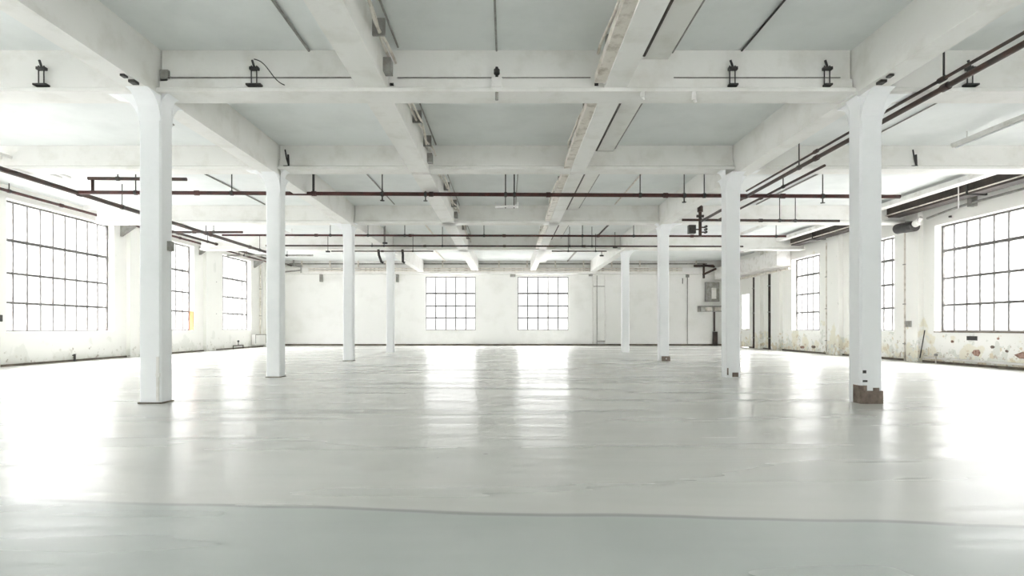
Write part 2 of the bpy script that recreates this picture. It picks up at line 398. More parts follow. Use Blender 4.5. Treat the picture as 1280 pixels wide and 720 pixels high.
# ledge trays + conduits on the beams' sides
def run(name, m, r, pts, label, cat='pipe', hangers=(), hm='black_iron', hr=.012, top=CEIL, group=None, thick=(), collars=True):
    """pipe with rods up to the ceiling; hangers = parameters along the run 0..1"""
    P = [Vector(p) for p in pts]
    e = tag(empty(name, P[0]), label, cat, group)
    MB().tube(P, r, 12).build('pipe', m, e, smooth=True)
    seg = [(P[i+1]-P[i]).length for i in range(len(P)-1)]; tot = sum(seg)
    def at(t):
        d = t*tot
        for i,l in enumerate(seg):
            if d <= l or i == len(seg)-1: return P[i].lerp(P[i+1], d/l), (P[i+1]-P[i]).normalized()
            d -= l
    for k,t in enumerate(hangers):
        p, dr = at(t)
        hrr = .028 if k in thick else hr
        tp = R(3.13) if (-1.96<p.x<-1.56 or 1.26<p.x<1.57) else (GU if (-4.9<p.x<-4.56 or 4.53<p.x<4.87) else (R(3.56) if 1.6<p.x<2.14 else top))
        h = MB().tube([(p.x,p.y,p.z),(p.x,p.y,tp)], hrr, 8)
        h.tube([p-dr*.03, p+dr*.03], r+.012, 12)
        h.build('hanger_rod', hm, e)
    if collars and tot > 3:
        cb = MB(); n = max(1,int(tot//3.1))
        for k in range(1,n+1):
            p, dr = at(k/(n+1)); cb.tube([p-dr*.05,p+dr*.05], r+.014, 12)
        cb.build('pipe_coupling', m, e)
    return e
def xs(px, k): return (px-634)/k

# cables and trays on the slim beams, per bay
def bundle(name, m, label, cat, segs, group=None):
    mb = MB()
    for s in segs:
        if s[0]=='t': mb.tube(s[1], s[2], 8)
        else: mb.box(*s[1])
    return tag(recentre(mb.build(name, m)), label, cat, group)
vb = [(max(a,3.2)+.02,b-.15) for a,b in bays if b > 4][:4]
descr = ['in front of the nearest cross beam','between the nearest and second cross beams','between the second and third cross beams','between the third and fourth cross beams']
for k,(a,b) in enumerate(vb):
    # right beam, left face: tray and two conduits
    segs = [('b',(1.13,1.27,a+.12,b-.05,R(3.16),R(3.19))),('b',(1.13,1.145,a+.12,b-.05,R(3.19),R(3.27)))]
    tr = bundle('cable_tray','cream_conduit','cream cable tray on the right slim beam, '+descr[k],'cable tray',segs)
    e = tag(empty('conduit_pair',(1.22,a,R(3.4))),'cream conduit pair on the right slim beam, '+descr[k],'conduit')
    MB().tube([(1.235,a+.1,R(3.36)),(1.235,b,R(3.36))],.022,8).build('conduit','cream_conduit',e,smooth=True)
    pts = [(1.20 - .04*math.sin(t*9+k), a+.1+(b-a-.1)*t, R(3.52)+.05*math.sin(t*14+k)) for t in [j/16 for j in range(17)]]
    MB().tube(pts,.020,8).build('conduit','cream_conduit',e,smooth=True)
    cl = MB()
    for j in range(4):
        yy = a+.4+j*(b-a-.6)/3.2; cl.box(1.205,1.27,yy,yy+.035,R(3.32),R(3.60))
    cl.build('clip','grey_metal',e)
    # left beam, right face: sagging cable + conduit
    e = tag(empty('cable_bundle',(-1.52,a,R(3.4))),'sagging cream cables on the left slim beam, '+descr[k],'cable')
    for q in range(2):
        pts = [(-1.50+.05*q+.03*math.sin(t*11+q*2+k), a+.1+(b-a-.15)*t, R(3.50)-.07*math.sin(t*math.pi*3+q)**2-.03*q) for t in [j/20 for j in range(21)]]
        MB().tube(pts,.018,8).build('cable','cream_conduit',e,smooth=True)
    MB().tube([(-1.42,a+.05,R(3.65)),(-1.42,b,R(3.65))],.014,8).build('conduit','grey_metal',e,smooth=True)
    cl = MB()
    for j in range(3):
        yy = a+.5+j*(b-a-.7)/2.4; cl.box(-1.57,-1.42,yy,yy+.03,R(3.40),R(3.60))
    cl.build('clip','grey_metal',e)
    if k<3:
        bx = MB().box(-1.57,-1.47,b-.22,b-.06,R(3.24),R(3.42),.006)
        tag(recentre(bx.build('junction_box','grey_metal')),'grey junction box on the left slim beam, '+descr[k],'junction box')
bundle('conduit','brown_duct','dark conduit under the boxed duct, close beside the right slim beam','conduit',[('t',[(1.775,a+.05,R(3.535)),(1.775,b-.02,R(3.535))],.024) for a,b in vb])
bundle('conduit','grey_metal','thin grey conduit along the outer edge of the boxed ceiling duct','conduit',[('t',[(2.145,a+.05,R(3.57)),(2.145,b-.02,R(3.57))],.013) for a,b in vb])

# thin conduits on the ceiling, first bay
f1 = ROWY[0]-.16
for x, lab in ((-2.62,'thin dark ceiling conduit left of the left slim beam, running to the nearest cross beam'),(-.14,'thin dark ceiling conduit running down the middle between both slim beams'),(3.10,'thin black ceiling conduit near the right girder, running to the nearest cross beam')):
    tag(recentre(MB().tube([(x,3.25,R(3.66)),(x,f1+.06,R(3.66))],.013 if x>-1 else .018,8).build('ceiling_conduit','black_iron' if x>0 else 'grey_metal',smooth=True)),lab,'conduit')
tag(recentre(MB().tube([(7.0,8.5,R(3.66)),(7.0,11.4,R(3.66))],.012,8).build('ceiling_conduit','grey_metal')),'thin grey conduit on the right aisle ceiling','conduit')
tag(recentre(MB().tube([(-6.02,7.95,R(3.66)),(-6.02,10.4,R(3.66))],.016,8).build('ceiling_conduit','grey_metal')),'thin grey conduit on the left aisle ceiling just beyond the nearest cross beam','conduit')

# ------------------------------------------------------------------ pipework
zA = lambda X: R(3.05 - .0052*X)
yA = 13.2
main_pipe = run('sprinkler_pipe','rust_pipe',.045,[(-9.8,yA,zA(-9.8)),(9.0,yA,zA(9.0))],'long red-brown pipe crossing the hall just beyond the second pair of columns','pipe',
    hangers=[(xs(px,54.5)+9.8)/18.8 for px in (392,478,532,632,643,800,855,880,1028,170,290)], thick=(0,))
run('sprinkler_pipe','rust_pipe',.033,[(-9.2,18.6,R(2.99)),(9.0,18.6,R(2.95))],'upper of the two thin dark red pipes crossing beyond the third pair of columns','pipe',
    hangers=[(xs(px,38.7)+9.2)/18.2 for px in (413,460,506,728,792,605,970)])
run('sprinkler_pipe','dark_pipe',.03,[(-8.8,21.0,R(2.99)),(8.6,21.0,R(2.96))],'lower of the two thin dark pipes, just before the farthest pair of columns','pipe',
    hangers=[(xs(px,34.3)+8.8)/17.4 for px in (465,480,553,728,740,712,832)])
run('sprinkler_pipe','dark_pipe',.036,[(4.95,16.3,R(3.05)),(9.4,16.3,R(3.02))],'short dark pipe across the right aisle, before the third column','pipe',
    hangers=[.3,.62,.72])
run('sprinkler_pipe','dark_pipe',.04,[(-9.6,yA,R(3.42)),(-7.35,yA,R(3.40))],'short dark pipe above the long crossing pipe, left aisle','pipe',hangers=[.3,.75])
tag(recentre(MB().tube([(-9.5,yA,R(3.14)),(-9.5,yA,R(3.38))],.035,10).build('pipe_link','dark_pipe',smooth=True)),'short vertical dark pipe link between two pipes in the left aisle','pipe')
run('sprinkler_pipe','dark_pipe',.055,[(-9.86,4.5,R(3.09)),(-9.86,25.0,R(3.09))],'dark pipe running lengthwise along the left aisle ceiling','pipe',hangers=[.1,.3,.5,.7,.9])
run('sprinkler_pipe','rust_pipe',.04,[(-12.70,4.5,R(3.48)),(-12.70,31.3,R(3.48))],'dark red pipe along the left wall just above the window heads','pipe',hangers=[.1,.25,.38,.55,.73,.85])
for x, lab in ((-10.02,'white conduit along the left aisle ceiling, inner of the pair'),(-10.22,'white conduit along the left aisle ceiling, outer of the pair')):
    tag(recentre(MB().tube([(x,4.2,R(3.44)),(x,13.2,R(3.44))],.034,10).build('ceiling_conduit','white_metal',smooth=True)),lab,'conduit')
run('gas_pipe','dark_pipe',.036,[(5.50,4.2,R(3.02)),(5.50,16.3,R(3.02))],'thicker dark pipe running lengthwise beside the right girder','pipe',hangers=[.37,.55])
run('gas_pipe','dark_pipe',.02,[(5.36,4.2,R(3.06)),(5.36,12.9,R(3.06))],'thinner dark pipe running lengthwise beside the right girder','pipe',hangers=[.33])
run('gas_pipe','dark_pipe',.026,[(5.95,10.8,R(3.04)),(5.95,16.2,R(3.04))],'thin dark pipe farther out in the right aisle, ending at the valve drop','pipe',hangers=[.3])
# valve drop near right row
e = tag(empty('valve_drop',(5.5,16.3,R(2.6))),'dark vertical pipe drop with valve box hanging beside the third right column','valve')
MB().tube([(5.5,16.42,R(3.5)),(5.5,16.42,R(2.6))],.045,12).build('pipe','dark_pipe',e,smooth=True)
MB().box(5.16,5.36,16.34,16.5,R(2.68),R(2.92),.008).build('valve_box','black_iron',e)
MB().tube([(5.36,16.42,R(2.8)),(5.5,16.42,R(2.8))],.02,8).tube([(5.5,16.42,R(2.72)),(5.66,16.42,R(2.72))],.02,8).tube([(5.5,16.42,R(2.86)),(5.66,16.42,R(2.86))],.02,8).build('pipe_stub','dark_pipe',e)
w = MB()
for z in (R(2.72),R(2.80),R(2.88)): w.tube([(5.66,16.36,z),(5.66,16.48,z)],.035,10)
w.build('hand_wheel','black_iron',e)
MB().tube([(5.5,16.42,R(3.3)),(5.5,16.42,R(3.46))],.08,12).tube([(5.40,16.42,R(3.18)),(5.60,16.42,R(3.18))],.04,10).build('pipe_coupling','dark_pipe',e)

# hung cage lamp in the middle on the crossing pipe
e = tag(empty('hanging_tray',(0,13.2,R(2.78))),'small white tray fixture hung on two rods from the crossing pipe, hall centre','light fixture')
MB().box(-.28,.26,13.32,13.5,R(2.80),R(2.83)).box(-.28,-.26,13.32,13.5,R(2.83),R(2.90)).box(.24,.26,13.32,13.5,R(2.83),R(2.90)).build('tray','white_metal',e)
MB().tube([(-.04,13.41,R(2.78)),(-.04,13.41,CEIL)],.012,8).tube([(.16,13.41,R(2.78)),(.16,13.41,CEIL)],.012,8).build('hanger_rod','black_iron',e)

# sprinkler heads under the crossing pipe
for px in (478,532,855,1028):
    x = xs(px,54.5); z = zA(x)-.045
    h = MB().tube([(x,yA,z),(x,yA,z-.10)],.016,8).tube([(x,yA,z-.10),(x,yA,z-.115)],.05,12).build('sprinkler_head','black_iron',main_pipe)

# ------------------------------------------------------------------ fittings on the nearest cross beam
yf = ROWY[0]-.07          # web face
u0 = UND[0]
yw = yf+0.0
def lampbracket(name,x,lab,cable=False,big=1):
    yb = ROWY[0]-.20; e = tag(empty(name,(x,yb,u0+.05)),lab,'bracket')
    MB().box(x-.10*big,x+.10*big,yb+.005,yb+.10,u0+.09,u0+.115,.004).build('foot_plate','black_iron',e)
    MB().tube([(x-.04,yb+.05,u0+.115),(x-.04,yb+.05,u0+.36)],.008,6).tube([(x+.03,yb+.05,u0+.115),(x+.03,yb+.05,u0+.36)],.008,6).build('rod','black_iron',e)
    MB().box(x-.06,x+.06,yb+.02,yb+.08,u0+.30,u0+.34,.006).tube([(x,yb+.05,u0+.34),(x-.03,yb+.05,u0+.43)],.015,8).build('clamp','black_iron',e)
    if cable:
        pts=[(x+.0+ .40*t, yb+.04, u0+.44-.30*t+.035*math.sin(t*6)-.03*t*t) for t in [j/16 for j in range(17)]]
        MB().tube(pts,.007,6).build('cable','black_iron',e,smooth=True)
    return e
k1 = 720/(ROWY[0]-.15)
lampbracket('rod_bracket', xs(318,k1),'black rod bracket with trailing cable on nearest cross beam, right of the nearest left column',True)
lampbracket('rod_bracket', xs(52,k1),'black rod bracket on nearest cross beam over the left aisle',False,.9)
lampbracket('rod_bracket', xs(1213,k1),'black rod bracket on nearest cross beam over the right aisle',False,.9)
lampbracket('rod_bracket', xs(916,k1),'black rod bracket on nearest cross beam, left of the nearest right column',False,.6)
lampbracket('rod_bracket', xs(1040,k1)-.06,'black rod bracket on nearest cross beam against the nearest right column',False,.5)
x = xs(621,k1)
e = tag(empty('ceiling_pendant_cap',(x,ROWY[0]-.25,u0-.1)),'small white pendant cap and stub at the middle of the nearest cross beam','light fixture')
MB().box(x-.07,x+.07,yf-.16,yf-.0,u0+.05,u0+.18,.01).build('cap','white_metal',e)
MB().tube([(x,yf-.10,u0+.18),(x,yf-.10,u0+.33)],.02,8).tube([(x,yf-.10,u0+.24),(x,yf-.10,u0+.30)],.04,8).build('coupling','black_iron',e)
MB().tube([(x,yf-.10,u0),(x,yf-.10,u0-.10)],.022,10).build('stub','grey_metal',e)
for px,ln,lab in ((867,.10,'small stub hanging under the nearest cross beam, right of the boxed duct'),(803,.06,'tiny white stub under the nearest cross beam, at the boxed duct')):
    x = xs(px,k1); tag(recentre(MB().tube([(x,yf-.10,u0),(x,yf-.10,u0-ln)],.03,10).tube([(x,yf-.10,u0-ln),(x+.03,yf-.10,u0-ln-.03)],.02,8).build('beam_stub','white_metal')),lab,'fitting')
# conduits on the beam face
zc = u0+.225
mb = MB().tube([(GX['l']+.16,yf-.03,zc+.04),(GX['l']+.3,yf-.03,zc),(-1.97,yf-.03,zc)],.010,8)
tag(recentre(mb.build('beam_conduit','grey_metal')),'thin grey conduit along the nearest cross beam, left of the left slim beam','conduit')
mb = MB().tube([(-1.45,yf-.03,zc),(1.1,yf-.03,zc)],.008,8)
tag(recentre(mb.build('beam_conduit','grey_metal')),'thin grey conduit along the nearest cross beam, between the two slim beams','conduit')
mb = MB().tube([(2.2,yf-.03,zc),(4.4,yf-.03,zc)],.008,8)
tag(recentre(mb.build('beam_conduit','grey_metal')),'thin grey conduit along the nearest cross beam, right of the boxed duct','conduit')
mb = MB().box(GX['l']+.15,GX['l']+.26,yf-.05,yf,zc-.06,zc+.10,.006)
tag(recentre(mb.build('junction_box','grey_metal')),'grey junction box on nearest cross beam beside the nearest left column','junction box')
for x,lab in ((GX['l']+.10,'small black bolt block on the left girder above the nearest left column'),(GX['r']-.06,'small black bolt block on the right girder above the nearest right column')):
    tag(recentre(MB().box(x-.04,x+.04,ROWY[0]-.62,ROWY[0]-.52,GU-.035,GU,.005).box(x-.035,x+.02,ROWY[0]-.78,ROWY[0]-.70,GU-.028,GU,.005).build('bolt_block','black_iron')),lab,'fitting')
for px,lab in ((700,'small black clip on nearest cross beam just left of the right slim beam'),(490,'small black clip on nearest cross beam just right of the left slim beam')):
    x = xs(746 if px==700 else 489,k1); tag(recentre(MB().box(x-.03,x+.03,yf-.05,yf,u0+.10,u0+.15,.004).build('beam_clip','black_iron')),lab,'fitting')
# second cross beam hooks
k2 = 720/(ROWY[1]-.15); u1 = UND[1]; yg = ROWY[1]-.18
for px,lab in ((1143,'small hook bracket on the second cross beam in the right aisle'),(347,'small dark bracket on the second cross beam above the second left column')):
    x = xs(px,k2) + (.18 if px==347 else 0)
    tag(recentre(MB().tube([(x-.03,yg+.03,u1+.40),(x,yg+.03,u1+.22),(x+.04,yg+.03,u1+.08)],.014,8).tube([(x+.03,yg+.03,u1+.30),(x+.04,yg+.03,u1+.08)],.02,8).box(x-.06,x+.06,yg+.01,yg+.06,u1+.05,u1+.08).build('hook_bracket','black_iron')),lab,'bracket')

# ------------------------------------------------------------------ batten lights (unlit)
def batten(x,y0,y1,z,lab):
    e = tag(empty('batten_light',(x,y0,z)),lab,'light fixture','batten lights')
    MB().prism([(x-.05,z+.0),(x+.05,z+.0),(x+.075,z+.05),(x+.075,z+.075),(x-.075,z+.075),(x-.075,z+.05)],y0,y1,'y').build('housing','white_metal',e)
    MB().tube([(x,y0+.05,z-.018),(x,y1-.05,z-.018)],.018,10).build('tube','column_paint',e,smooth=True)
    MB().tube([(x,y0+.3,z+.07),(x,y0+.3,CEIL)],.01,6).tube([(x,y1-.3,z+.07),(x,y1-.3,CEIL)],.01,6).build('hanger_rod','white_metal',e)
batten(8.62,5.4,11.1,R(3.47),'long white batten light in the right aisle, in front of the second cross beam')
batten(5.30,8.6,11.3,R(3.40),'white batten light close beside the right girder, between first and second column')
batten(8.6,19.0,21.8,R(3.40),'short white batten light far down the right aisle')
batten(-8.0,18.9,21.7,R(3.40),'short white batten light far down the left aisle')

# ------------------------------------------------------------------ right wall services
tag(recentre(MB().box(11.42,11.78,4.5,24.2,R(3.30),R(3.58),.01).build('steel_duct','brown_duct')),'dark brown steel duct running along the top of the right wall','duct')
tag(recentre(MB().box(10.85,11.10,4.5,27.0,R(3.47),R(3.60),.008).build('white_trunking','white_metal')),'white trunking along the right aisle ceiling beside the dark duct','duct')
tag(recentre(MB().tube([(11.38,4.5,R(3.36)),(11.38,24.0,R(3.36))],.018,8).build('service_conduit','cream_conduit',smooth=True)),'thin pale conduit along the side of the dark brown duct','conduit')
mb = MB()
for y in (8.0,11,14.2,17.8,21.4): mb.box(11.36,11.84,y,y+.05,R(3.27),R(3.30)); 
for y in (8.0,11,14.2,17.8,21.4): mb.box(11.34,11.36,y,y+.05,R(3.27),CEIL).box(11.82,11.84,y,y+.05,R(3.27),CEIL)
tag(recentre(mb.build('duct_strap','black_iron')),'black steel straps carrying the dark duct on the right wall','bracket')
# boxed bulkhead at the far end
tag(recentre(MB().box(11.35,11.92,24.25,31.55,R(2.62),R(3.25),.01).build('bulkhead','white_metal')),'white boxed bulkhead over the door at the far end of the right wall','duct')
tag(recentre(MB().tube([(11.9,24.3,R(2.50)),(11.9,31.5,R(2.50))],.05,10).build('service_pipe','cream_conduit',smooth=True)),'cream pipe under the white bulkhead, far right','pipe')
# spotlight-like motor on the wall with its conduit
e = tag(empty('wall_heater',(11.8,17.0,R(2.85))),'black rounded unit heater on the right wall left of the nearest big window','heater')
MB().tube([(11.72,16.55,R(2.92)),(11.72,16.62,R(2.92)),(11.72,17.2,R(2.96)),(11.72,17.3,R(2.96))],.15,16).build('body','black_iron',e,smooth=True)
MB().tube([(11.72,16.38,R(3.02)),(11.72,16.56,R(2.98))],.10,12).tube([(11.72,16.3,R(3.12)),(11.72,16.45,R(2.98))],.05,10).build('motor','white_metal',e,smooth=True)
MB().box(11.70,12.09,16.85,16.95,R(3.05),R(3.12)).build('wall_bracket','grey_metal',e)
tag(recentre(MB().tube([(11.92,16.35,R(3.10)),(11.96,15.6,R(3.18)),(11.97,14.9,R(3.22)),(11.97,8,R(3.22))],.03,10).build('service_conduit','grey_metal',smooth=True)),'grey conduit above the nearest right window, leading to the black heater','conduit')
tag(recentre(MB().box(11.93,12.09,14.80,14.95,R(3.13),R(3.42),.01).build('junction_box','grey_metal')),'grey junction box above the nearest right window','junction box')
tag(recentre(MB().tube([(11.32,14.45,R(2.98)),(11.32,14.45,R(3.55))],.014,8).build('drop_rod','white_metal')),'thin white rod hanging beside the dark duct above the nearest right window','rod')
tag(recentre(MB().box(12.04,12.09,15.66,15.72,R(3.0),R(3.05),.004).build('beam_clip','black_iron')),'tiny black clip on the right wall above the nearest window','fitting')
# vertical pipes on the right wall
for y,x,r,m,lab in ((17.45,12.045,.026,'cream_conduit','thin cream vertical pipe beside the nearest right wall pilaster'),(21.7,12.04,.035,'cream_conduit','ochre stained vertical pipe between the two far right windows'),(26.35,12.0,.06,'brown_duct','dark vertical pipe on the right wall before the door, nearer one'),(28.05,12.02,.06,'brown_duct','dark vertical pipe on the right wall beside the door, farther one')):
    e = tag(empty('wall_pipe',(x,y,0)),lab,'pipe')
    MB().tube([(x,y,0.0),(x,y,R(2.45) if y>26 else R(3.2))],r,10).build('pipe',m,e,smooth=True)
    cb = MB()
    for z in (.5,1.7,2.9): cb.box(x-r-.012,12.098,y-r-.015,y+r+.015,z,z+.03)
    cb.build('pipe_clip','grey_metal',e)
tag(recentre(MB().tube([(12.04,5.0,.14),(12.04,16.6,.14)],.03,10).build('floor_pipe','white_metal',smooth=True)),'white pipe running low along the right wall under the nearest window','pipe')
e = tag(empty('radiator_valve',(11.95,16.1,.1)),'small pipe valve standing by the skirting under the right window','valve')
MB().tube([(11.98,16.1,0),(11.98,16.1,.24)],.018,8).tube([(11.98,16.1,.2),(11.98,16.6,.2)],.014,8).build('pipe','cream_conduit',e)
MB().tube([(11.98,16.07,.24),(11.98,16.13,.24)],.035,10).build('hand_wheel','grey_metal',e)
tag(recentre(MB().tube([(11.98,16.72,0.12),(12.05,16.62,.93)],.014,8).build('metal_rod','black_iron')),'thin dark rod leaning against the right wall near the window sill','rod')
tag(recentre(MB().box(11.88,11.94,17.0,17.2,R(.02),R(.20),.006).build('switch_box','grey_metal')),'grey switch box on the pilaster left of the nearest right window','switch')
# patches and plate under the nearest right window
tag(recentre(MB().box(XR-.02,XR,14.82,15.15,R(-.33),R(-.22),.004).build('wall_plate','black_iron')),'black rectangular plate on the flaking wall under the right window','plate')
def patch(y0,y1,z0,z1,m='brick'):
    mb = MB(); n=6; cy=(y0+y1)/2; cz=(z0+z1)/2
    pts=[(cy+(y1-y0)/2*math.cos(t)*random.uniform(.8,1.25), cz+(z1-z0)/2*math.sin(t)*random.uniform(.8,1.25)) for t in [2*math.pi*k/n for k in range(n)]]
    mb.prism(pts, XR-.006, XR, 'x'); o = mb.build('exposed_brick', m, wall_right); o['label']='exposed red brick patch'
patch(14.70,15.0,R(-.75),R(-.55)); patch(13.0,13.75,R(-.75),R(-.55)); patch(15.6,15.72,R(-.42),R(-.34)); patch(14.3,14.42,R(-.52),R(-.44),'bare_concrete')
patch(14.15,14.23,R(-.30),R(-.24)); 
patch(22.6,22.9,.18,.30,'bare_concrete'); patch(23.4,23.8,.14,.26,'brick'); patch(13.9,14.0,R(-.6),R(-.54),'bare_concrete')

# ------------------------------------------------------------------ left wall bits
tag(recentre(MB().box(XL-.18,XL-.02,23.715,23.745,SILL+.02,SILL+.80,.004).build('orange_board','orange_board')),'orange board standing on the sill of the middle left window','board')
for y,z0,z1,lab in ((14.3,R(.15),R(.32),'small dark valve on the left wall at the frame edge'),(31.3,R(.42),R(.62),'small dark box on the left wall in the far corner')):
    tag(recentre(MB().box(XL,XL+.12+(.14 if y<15 else 0),y,y+.14,z0,z1,.01).tube([(XL+.1,y+.07,z0+.05),(XL+.1+(.14 if y<15 else .03),y+.07,z0+.05)],.03,8).build('wall_box','black_iron')),lab,'box')
tag(recentre(MB().tube([(XL+.06,17.1,0),(XL+.06,17.1,.22)],.03,8).tube([(XL+.06,17.1,.18),(XL,17.1,.18)],.02,8).build('pipe_stub','black_iron')),'short black pipe stub at the foot of the left wall under the nearest window','pipe')
e = tag(empty('radiator_valve',(XL+.2,27.0,.1)),'small pipe valve frame on the floor below the farthest left window','valve')
MB().tube([(XL+.2,26.7,0),(XL+.2,26.7,.16),(XL+.2,27.7,.16),(XL+.2,27.7,0)],.022,8).build('pipe','dark_pipe',e)
MB().tube([(XL+.2,27.2,.16),(XL+.2,27.2,.36)],.02,8).tube([(XL+.17,27.2,.36),(XL+.23,27.2,.36)],.05,10).build('hand_wheel','black_iron',e)
e = tag(empty('wall_cabinet',(XL+.15,29.6,.1)),'low grey cabinet against the left wall beyond the farthest window','cabinet')
MB().box(XL+.03,XL+.22,29.0,30.3,.12,.66,.01).build('body','wall_paint',e)
MB().box(XL+.22,XL+.235,29.0,30.3,.62,.66).box(XL+.22,XL+.235,29.0,29.04,.2,.66).box(XL+.22,XL+.235,30.26,30.3,.2,.66).build('rim','grey_metal',e)
for y,lab in ((25.35,'pale vertical pipe on the left wall between the two far windows'),(20.1,'pale vertical pipe on the left wall before the middle window'),(30.0,'pale vertical pipe on the left wall near the far corner')):
    e = tag(empty('wall_pipe',(XL+.05,y,0)),lab,'pipe')
    xx = XL+.05 if y!=20.1 else XL+.19
    MB().tube([(xx,y,.67 if y==30.0 else 0),(xx,y,R(3.3))],.035,10).build('pipe','cream_conduit' if y>21 else 'white_metal',e,smooth=True)
    MB().box(XL,xx+.05,y-.05,y+.05,1.6,1.63).box(XL,xx+.05,y-.05,y+.05,3.0,3.03).build('pipe_clip','grey_metal',e)

# ------------------------------------------------------------------ back wall
kb = 22.45
tag(recentre(MB().prism([(31.62,R(2.97)),(32.09,R(2.97)),(32.09,CEIL),(31.78,CEIL),(31.78,R(3.34)),(31.62,R(3.30))],XL+.2,XR-.2,'x').build('header_beam','beam_paint')),'stepped white header beam along the top of the back wall','beam')
for z,x0,x1,m,lab in ((3.12,-10.9,9.6,'cream_conduit','lower pale pipe along the back wall header beam'),(3.24,-10.9,9.6,'cream_conduit','upper pale pipe along the back wall header beam'),(3.52,-12.0,11.0,'grey_metal','grey conduit along the top of the back wall near the ceiling')):
    yy = 31.56 if z<3.4 else 31.74
    tag(recentre(MB().tube([(x0,yy,R(z)),(x1,yy,R(z))],.035,10).build('service_pipe',m,smooth=True)),lab,'pipe')
for px,w,h,lab in ((402,.14,.42,'small grey box under the header beam, between the second and third left columns'),(497,.12,.42,'small grey box under the header beam, beside the farthest left column'),(641,.30,.14,'small dark box under the header beam midway between the back windows'),(738,.20,.10,'small dark box on top of the back wall pipes')):
    x = xs(px,kb); tag(recentre(MB().box(x-w/2,x+w/2,31.9,32.09,R(2.96)-h,R(2.96),.01).build('junction_box','grey_metal')),lab,'junction box')
e = tag(empty('wall_pipe',(5.0,32.0,0)),'tall pale pipe frame with crossbar on the back wall, left of the farthest right column','pipe')
for px in (741,746,756): MB().tube([(xs(px,kb),32.02,.09),(xs(px,kb),32.02,R(2.9))],.028 if px!=746 else .018,8).build('pipe','white_metal' if px!=746 else 'grey_metal',e,smooth=True)
MB().tube([(xs(741,kb),32.02,R(2.3)),(xs(756,kb),32.02,R(2.3))],.02,8).tube([(xs(746,kb),32.0,.25),(xs(756,kb),32.0,.25)],.03,8).build('crossbar','grey_metal',e)
tag(recentre(MB().tube([(xs(859,kb),32.03,.09),(xs(859,kb),32.03,R(2.96))],.025,8).box(xs(859,kb)-.08,xs(859,kb)+.08,31.96,32.09,R(2.8),R(2.95)).build('wall_conduit','grey_metal')),'thin grey vertical conduit on the back wall right of the third right column','conduit')
tag(recentre(MB().tube([(xs(853,kb),32.04,R(2.45)),(xs(853,kb),32.04,R(2.75))],.02,8).build('wall_conduit','black_iron')),'short dark conduit stub high on the back wall, right of the third right column','conduit')
# distribution board in the far right corner
e = tag(empty('distribution_board',(11.2,31.8,R(1.4))),'grey electrical board and shelf in the far right corner behind the second right column','electrical box')
MB().box(11.0,11.75,31.86,32.09,R(1.45),R(2.52),.01).build('board','grey_metal',e)
MB().box(11.3,11.55,31.80,31.86,R(1.6),R(2.2),.008).build('panel','white_metal',e)
MB().box(10.6,11.85,31.60,32.09,R(1.16),R(1.20)).box(10.6,11.85,31.60,31.64,R(.88),R(.92)).box(10.6,10.64,31.6,32.09,R(.88),R(1.2)).build('shelf','grey_metal',e)
MB().box(11.0,11.25,31.66,31.95,R(.92),R(1.14),.01).box(11.4,11.75,31.66,31.95,R(.92),R(1.12),.01).build('terminal_box','cream_conduit',e)
MB().tube([(11.5,31.98,R(.88)),(11.5,31.98,.79)],.05,8).build('pipe','brown_duct',e)
tag(recentre(MB().box(11.42,11.62,31.8,32.06,0.0,.78,.01).build('pipe_casing','brown_duct')),'dark casing at the floor below the electrical board, far right','casing')
mb = MB()
for a_,b_ in (((10.7,31.5,R(3.42)),(11.25,31.2,R(3.30))),((10.7,31.5,R(2.9)),(11.25,31.0,R(3.18))),((10.75,31.5,R(2.7)),(10.75,31.5,R(3.5))),((10.2,31.5,R(3.38)),(11.25,31.4,R(3.38)))): mb.tube([a_,b_],.06,8)
tag(recentre(mb.build('pipe_cluster','dark_pipe')),'dark tangle of brackets and pipes high in the far right corner','pipe')
mb = MB()
for a_,b_ in (((-12.3,31.3,R(2.97)),(-12.3,31.3,R(3.55))),((-12.3,31.3,R(3.5)),(-11.2,31.3,R(3.3))),((-12.3,31.3,R(3.02)),(-11.2,31.3,R(3.12))),((-11.2,31.3,R(2.98)),(-11.2,31.3,R(3.4))),((-11.6,31.3,R(3.36)),(-11.6,31.3,R(3.67)))): mb.tube([a_,b_],.045,8)
tag(recentre(mb.build('pipe_bracket','grey_metal')),'grey pipe bracket frame high in the far left corner','bracket')

# ------------------------------------------------------------------ assorted small pipe hardware beyond the second beam
small = [((xs(413,31),22.9,R(3.05)),'small dark disc fitting on the ceiling beside the third left column'),
         ((xs(484,34),20.8,R(3.08)),'small dark hook fitting between the third and farthest left columns'),
         ((xs(767,32),22.2,R(3.12)),'small dark clamp fitting beside the farthest right column'),
         ((xs(751,29),24.6,R(3.1)),'dark clamp on the ceiling beyond the farthest right column')]
for (x,y,z),lab in small:
    e = tag(empty('ceiling_clamp',(x,y,z)),lab,'fitting')
    MB().tube([(x,y,z),(x,y,CEIL)],.018,8).build('rod','grey_metal',e)
    MB().tube([(x,y,z-.05),(x,y,z)],.09,12).build('disc','black_iron',e)

